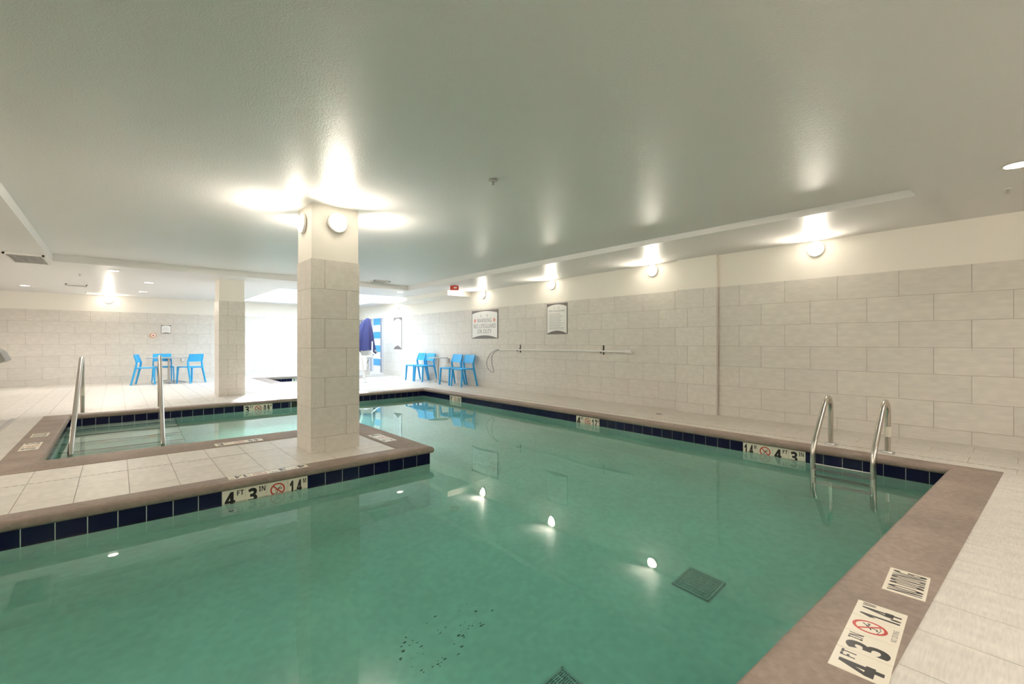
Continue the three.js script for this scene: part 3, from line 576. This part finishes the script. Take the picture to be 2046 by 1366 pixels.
sign('warning_sign', 'square sign reading WARNING NO LIFEGUARD ON DUTY with red stars', XE, 1.59, -9.152, 1.09, 0.728, EW, signTex(1024, 684, (g, w, h) => {
  posts(g, w, h * 0.15, h * 0.08); g.textAlign = 'center'; g.fillStyle = '#7a7572';
  const line = (s, y, ww, hh) => { g.save(); g.font = hh * 1.35 + 'px sans-serif'; g.translate(w / 2, y); g.scale(ww / g.measureText(s).width, 1); g.fillText(s, 0, 0); g.restore(); };
  line('WARNING', h * 0.43, w * 0.56, h * 0.145); line('NO LIFEGUARD', h * 0.63, w * 0.86, h * 0.15); line('ON DUTY', h * 0.82, w * 0.55, h * 0.15);
  for (const cx of [w * 0.13, w * 0.87]) { g.strokeStyle = '#e2614f'; g.lineWidth = h * 0.02; for (let k = 0; k < 8; k++) { const a = k * Math.PI / 4 + 0.2; g.beginPath(); g.moveTo(cx + Math.cos(a) * h * 0.015, h * 0.36 + Math.sin(a) * h * 0.015); g.lineTo(cx + Math.cos(a) * h * 0.075, h * 0.36 + Math.sin(a) * h * 0.075); g.stroke(); } }
}));
const rules = (g, w, h, y0, y1, step, title) => {
  g.textAlign = 'center'; g.fillStyle = '#55514e';
  if (title) { g.save(); g.font = h * 0.07 + 'px sans-serif'; g.translate(w / 2, h * 0.27); g.scale(w * 0.78 / g.measureText(title).width, 1); g.fillText(title, 0, 0); g.restore(); }
  let q = 3; g.fillStyle = '#8d8a86'; for (let y = y0; y < y1; y += step) { q = (q * 37 + 11) % 29; g.fillRect(w * 0.12, h * y, w * (0.5 + 0.26 * q / 29), h * 0.008); }
};
sign('rules_sign', 'portrait sign headed POOL REGULATIONS over fine print beside the hanging pole', XE, 1.637, -6.63, 0.597, 0.66, EW, signTex(600, 664, (g, w, h) => { posts(g, w, h * 0.11, h * 0.07); rules(g, w, h, 0.33, 0.85, 0.036, 'POOL REGULATIONS'); }));
sign('rules_sign', 'tall narrow white sign of fine print near the far corner', XE, 1.43, -13.886, 0.57, 1.055, EW, signTex(400, 740, (g, w, h) => { posts(g, w, h * 0.10, h * 0.04); rules(g, w, h, 0.18, 0.88, 0.03, null); }));
sign('notice_sign', 'small framed white notice on the back wall above blue chairs', 1.13, 1.52, ZN, 0.24, 0.25, 0, signTex(256, 266, (g, w, h) => rules(g, w, h, 0.3, 0.75, 0.08, null)));
{
  const b = thing('emergency_button', 'orange round emergency button with dark centre beside the small notice', 'button', [0.823, 1.334, ZN]);
  const c = (r, d, z) => { const g = cyl(r, r, d, 0, 0, 0, 28); g.rotateX(Math.PI / 2); g.translate(0, 0, z); return g; };
  mesh('cover', c(0.075, 0.03, 0.015), M.orange, b); mesh('face_plate', c(0.055, 0.006, 0.033), M.whitePlastic, b); mesh('push_button', c(0.02, 0.02, 0.045), M.red, b);
}
function outlet(x, y, z, turn, label) { const o = thing('outlet_box', label, 'outlet', [x, y, z], turn, 'covered outlets on the walls'); mesh('cover_box', new RoundedBoxGeometry(0.09, 0.13, 0.05, 2, 0.01).translate(0, 0, 0.025), M.ventGrey, o); mesh('flap', new RoundedBoxGeometry(0.055, 0.09, 0.012, 2, 0.005).translate(0, 0, 0.054), M.whitePlastic, o); }
outlet(1.535, 0.60, ZN, 0, 'grey covered outlet on the back wall by blue chair'); outlet(XE, 0.615, -10.80, EW, 'grey covered outlet on the side wall behind bistro table');

// rescue pole with a hook on the side wall
{
  const p = thing('rescue_pole', 'long white rescue pole with a wire hook hung on side wall', 'pole', [7.0, 0.955, 0]);
  mesh('shaft', pipe([[0, 0.0, -8.45], [0, 0.012, -6.5], [0, 0.006, -4.85]], 0.017, 0.5, 12), M.whitePlastic, p);
  mesh('end_fitting', merge([(() => { const g = cyl(0.03, 0.03, 0.10, 0, 0, 0, 16); g.rotateX(Math.PI / 2); g.translate(0, 0.005, -4.80); return g; })(), (() => { const g = cyl(0.036, 0.036, 0.04, 0, 0, 0, 16); g.rotateX(Math.PI / 2); g.translate(0, 0.005, -4.74); return g; })()]), M.whitePlastic, p);
  mesh('hook_wire', tube([[0, 0.0, -8.42], [0, -0.01, -8.58], [0, -0.10, -8.80], [0, -0.28, -8.95], [0, -0.45, -8.93], [0, -0.55, -8.80], [0, -0.56, -8.70], [0, -0.50, -8.68], [0, -0.38, -8.74], [0, -0.2, -8.76], [0, -0.07, -8.66], [0, 0.0, -8.46]], 0.0065, 90, 8), M.signGrey, p);
  for (const z of [-7.79, -5.40]) {
    const h = thing('pole_hanger', z < -7 ? 'black wall hanger holding the rescue pole near its wire hook' : 'black wall hanger holding the rescue pole near its plain end', 'hook', [7.0, 0.955, z], 0, 'hangers of the rescue pole');
    mesh('plate', bx(0.072, 0.085, -0.06, 0.12, -0.012, 0.012), M.black, h); mesh('prong', pipe([[0.078, 0.06, 0], [0.0, -0.028, 0], [-0.03, -0.03, 0.01], [-0.045, 0.0, 0.015]], 0.006, 0.03, 8), M.black, h);
  }
}

// ------------------------------------------------------------------ blue chairs and tables
function makeChair(label, group) {                    // faces +z, seat 0.44 wide
  const c = thing('blue_chair', label, 'chair', [0, 0, 0], 0, group), W = 0.205;
  const seat = new RoundedBoxGeometry(0.43, 0.028, 0.43, 3, 0.012); { const p = seat.attributes.position; for (let i = 0; i < p.count; i++) p.setY(i, p.getY(i) - 0.012 * Math.cos(p.getX(i) / 0.215 * 1.2) + 0.006); }
  seat.computeVertexNormals(); seat.translate(0, 0.447, 0.02); mesh('seat', seat, M.chair, c);
  for (const s of [-1, 1]) {
    mesh('leg', bar([s * (W + 0.012), 0, 0.235], [s * W, 0.455, 0.205], 0.024, 0.034, 1.35), M.chair, c);
    mesh('leg', merge([bar([s * (W + 0.018), 0, -0.27], [s * W, 0.455, -0.17], 0.024, 0.036, 1.4), bar([s * W, 0.44, -0.173], [s * W, 0.60, -0.150], 0.030, 0.046, 0.9), bar([s * W, 0.59, -0.150], [s * (W - 0.006), 0.80, -0.215], 0.026, 0.040, 0.6)]), M.chair, c);
  }
  const back = new THREE.BoxGeometry(0.42, 0.215, 0.016, 12, 6, 1); { const p = back.attributes.position; for (let i = 0; i < p.count; i++) { const x = p.getX(i), y = p.getY(i); p.setZ(i, p.getZ(i) - 0.03 * Math.cos(x / 0.21 * 1.3) - (y + 0.1) * 0.30); p.setX(i, x * (1 - 0.04 * (y > 0 ? y / 0.107 : 0))); } }
  back.computeVertexNormals(); back.translate(0, 0.70, -0.142); mesh('backrest', back, M.chair, c);
  mesh('seat_rail', bx(-W, W, 0.42, 0.45, -0.185, -0.155), M.chair, c); mesh('seat_rail', bx(-W, W, 0.425, 0.45, 0.19, 0.215), M.chair, c);
  return c;
}
const chair0 = makeChair('blue plastic chair pushed in sideways at the back wall table', 'blue chairs around the back wall table');
chair0.position.set(0.60, 0, -15.62); chair0.rotation.y = Math.PI / 2 - 0.25;
dup(chair0, [0.99, 0, -16.02], 0.05, 'blue plastic chair standing against the wall behind the back table');
dup(chair0, [1.57, 0, -15.47], Math.PI + 0.58, 'blue plastic chair with its back turned at the back wall table');
const W4 = 'row of blue chairs along the side wall';
for (const [z, label] of [[-12.07, 'blue plastic chair at the skylight end of the side wall row'], [-11.55, 'blue plastic chair beside the round table nearer the skylight'], [-10.18, 'blue plastic chair beside the round table nearer the warning sign'], [-9.62, 'blue plastic chair at the warning sign end of the row']]) {
  const c = dup(chair0, [6.76, 0, z], -Math.PI / 2 + 0.03, label); c.userData.group = W4;
}
function table(x, z, label, top, legs, turn) {
  const t = thing('cafe_table', label, 'table', [x, 0, z], turn);
  mesh('tabletop', top, M.brushed, t); mesh('pedestal', cyl(0.028, 0.028, 0.66, 0, 0.37, 0, 20), M.steel, t);
  for (let k = 0; k < 4; k++) { const a = k * Math.PI / 2 + 0.785; mesh('foot', pipe([[0, 0.075, 0], [Math.cos(a) * legs * 0.4, 0.06, Math.sin(a) * legs * 0.4], [Math.cos(a) * legs, 0.012, Math.sin(a) * legs]], 0.014, 0.08, 10), M.brushed, t); }
  mesh('hub', cyl(0.04, 0.05, 0.08, 0, 0.06, 0, 20), M.brushed, t);
}
table(1.10, -15.75, 'square steel topped table with blue chairs by the back wall', new RoundedBoxGeometry(0.72, 0.02, 0.72, 2, 0.006).translate(0, 0.70, 0), 0.38, 0.75);
table(6.76, -10.86, 'small round steel table between blue chairs along the side wall', cyl(0.28, 0.28, 0.02, 0, 0.70, 0, 40), 0.26, 0.3);

// ------------------------------------------------------------------ rails and ladder
function flange(x, z, parent) { mesh('escutcheon', cyl(0.055, 0.06, 0.014, x, 0.011, z, 24), M.brushed, parent); }
function stairRail(x0, x1, label, sticker) {
  const r = thing('stair_rail', label, 'handrail', [0, 0, 0], 0, 'stair rails at the pool steps');
  mesh('rail_tube', pipe([[x0, 0, -9.90], [x0, 0.88, -9.86], [x0 + (x1 - x0) * 0.1, 0.90, -9.60], [x1, YW, -7.36], [x1, -0.85, -7.05]], 0.027, 0.14, 18), M.steel, r);
  mesh('escutcheon', cyl(0.055, 0.06, 0.014, x0, 0.011, -9.90, 24), M.brushed, r);
  if (sticker) mesh('sticker', cyl(0.0282, 0.0282, 0.17, x0, 0.38, -9.883, 20), M.sticker, r);
}
stairRail(-0.405, -0.405, 'bent steel stair rail with a cream sticker at the west steps edge', true); stairRail(0.56, 0.455, 'bent steel stair rail on the open side of pool steps', false);
{
  const l = thing('pool_ladder', 'two rail steel pool ladder at the near end of the side deck', 'ladder');
  const rail = (z) => mesh('rail_tube', pipe([[5.99, -0.01, z], [6.0, 0.44, z], [5.93, 0.535, z], [5.82, 0.52, z], [5.45, 0.055, z - 0.02], [5.44, -0.2, z - 0.02], [5.44, -1.15, z - 0.02]], 0.0255, 0.10, 18), M.steel, l);
  rail(-1.452); rail(-0.956); flange(5.99, -1.452, l); flange(5.99, -0.956, l);
  mesh('sticker', cyl(0.0268, 0.0268, 0.105, 5.994, 0.215, -0.956, 20), M.sticker, l);
  for (const y of [-0.19, -0.44, -0.70]) mesh('tread', new RoundedBoxGeometry(0.09, 0.028, 0.50, 2, 0.008).translate(5.445, y, -1.224), M.brushed, l);
  mesh('cross_bar', pipe([[5.44, -0.12, -1.47], [5.44, -0.12, -0.98]], 0.007, 0.01, 10), M.brushed, l);
}
{
  const r = thing('grab_rail', 'white arched grab rail on the deck by hot tub', 'handrail');
  mesh('rail_tube', pipe([[5.26, 0, -12.32], [5.22, 0.60, -12.36], [5.17, 0.91, -12.50], [5.07, 0.86, -12.80], [4.95, 0.35, -13.15], [4.92, 0, -13.22]], 0.028, 0.16, 16), M.whitePlastic, r);
  for (const [x, z] of [[5.26, -12.32], [4.92, -13.22]]) mesh('escutcheon', cyl(0.07, 0.075, 0.02, x, 0.014, z, 24), M.whitePlastic, r);
}
// pool lift under a navy cover
{
  const l = thing('pool_lift', 'pool lift draped in a navy cover with white seat and arm', 'pool lift', [6.28, 0, -14.45], -0.9);
  mesh('base_post', merge([cyl(0.07, 0.09, 0.25, 0, 0.125, 0, 24), cyl(0.14, 0.16, 0.03, 0, 0.018, 0, 28)]), M.whitePlastic, l);
  mesh('mast', cyl(0.05, 0.05, 1.5, -0.02, 1.0, 0, 20), M.whitePlastic, l);
  // the cover: a peaked cloth hanging in folds
  const N = 44, R = 16, P = [], I = [];
  for (let j = 0; j <= R; j++) for (let i = 0; i < N; i++) {
    const t = j / R, a = i / N * Math.PI * 2, f = 1 + 0.16 * Math.sqrt(t) * Math.sin(a * 8 + 3 * t) + 0.08 * t * Math.sin(a * 3 + 1), low = 0.72 + 0.17 * Math.sin(a + 0.5) + 0.04 * Math.sin(a * 5);
    const r = (0.05 + 0.34 * Math.pow(t, 0.8)) * f, lean = -0.30 * t;
    P.push(Math.cos(a) * r * 1.25 + lean, 1.92 - (1.92 - low) * Math.pow(t, 1.15), Math.sin(a) * r * 0.85);
  }
  for (let j = 0; j < R; j++) for (let i = 0; i < N; i++) { const a = j * N + i, b = j * N + (i + 1) % N, c = a + N, d = b + N; I.push(a, b, d, a, d, c); }
  const top = P.length / 3; P.push(0, 1.94, 0); for (let i = 0; i < N; i++) I.push(top, (i + 1) % N, i);
  const g = new THREE.BufferGeometry(); g.setAttribute('position', new THREE.Float32BufferAttribute(P, 3)); g.setIndex(I); g.computeVertexNormals();
  M.navy.side = THREE.DoubleSide; mesh('cover', g, M.navy, l);
  mesh('seat', new RoundedBoxGeometry(0.46, 0.07, 0.44, 3, 0.025).translate(-0.02, 0.66, 0.22), M.whitePlastic, l);
  mesh('seat_skirt', new RoundedBoxGeometry(0.42, 0.42, 0.05, 3, 0.02).rotateX(-0.12).translate(-0.02, 0.44, 0.42), M.whitePlastic, l);
  mesh('seat_back', new RoundedBoxGeometry(0.44, 0.5, 0.06, 3, 0.025).translate(-0.02, 0.92, 0.02), M.whitePlastic, l);
  mesh('footrest', pipe([[-0.2, 0.62, 0.4], [-0.26, 0.20, 0.5], [-0.30, 0.16, 0.66]], 0.02, 0.06, 10), M.whitePlastic, l);
  mesh('arm', pipe([[0.1, 0.86, 0.05], [0.62, 0.60, 0.32]], 0.022, 0.02, 12), M.whitePlastic, l);
  mesh('hose', tube([[-0.05, 0.30, 0.1], [0.0, 0.26, 0.2], [0.10, 0.40, 0.28], [0.14, 0.55, 0.22]], 0.01, 30, 8), M.black, l);
  mesh('hand_grip', new RoundedBoxGeometry(0.12, 0.06, 0.06, 2, 0.02).rotateZ(-0.7).translate(0.32, 0.83, 0.05), M.signGrey, l);
}
// towel bin with a sloping lid, only its lid's corner in view
{
  const b = thing('towel_bin', 'grey bin with a sloping lid at the west deck edge', 'bin', [-1.47, 0, -9.6]);
  mesh('body', new RoundedBoxGeometry(0.42, 0.86, 0.44, 3, 0.03).translate(-0.01, 0.43, 0), M.greyLid, b);
  const s = new THREE.Shape(); s.moveTo(-0.28, -0.03); s.lineTo(0.25, -0.035); s.lineTo(0.305, 0.0); s.lineTo(0.255, 0.115); s.lineTo(0.16, 0.19); s.lineTo(-0.16, 0.24); s.lineTo(-0.28, 0.10); s.closePath();
  const g = new THREE.ExtrudeGeometry(s, { depth: 0.48, bevelEnabled: true, bevelSize: 0.006, bevelThickness: 0.006, bevelSegments: 2 }); g.translate(0, 0.885, -0.24); mesh('lid', g, M.greyLid, b);
}
renderer.render(scene, camera);
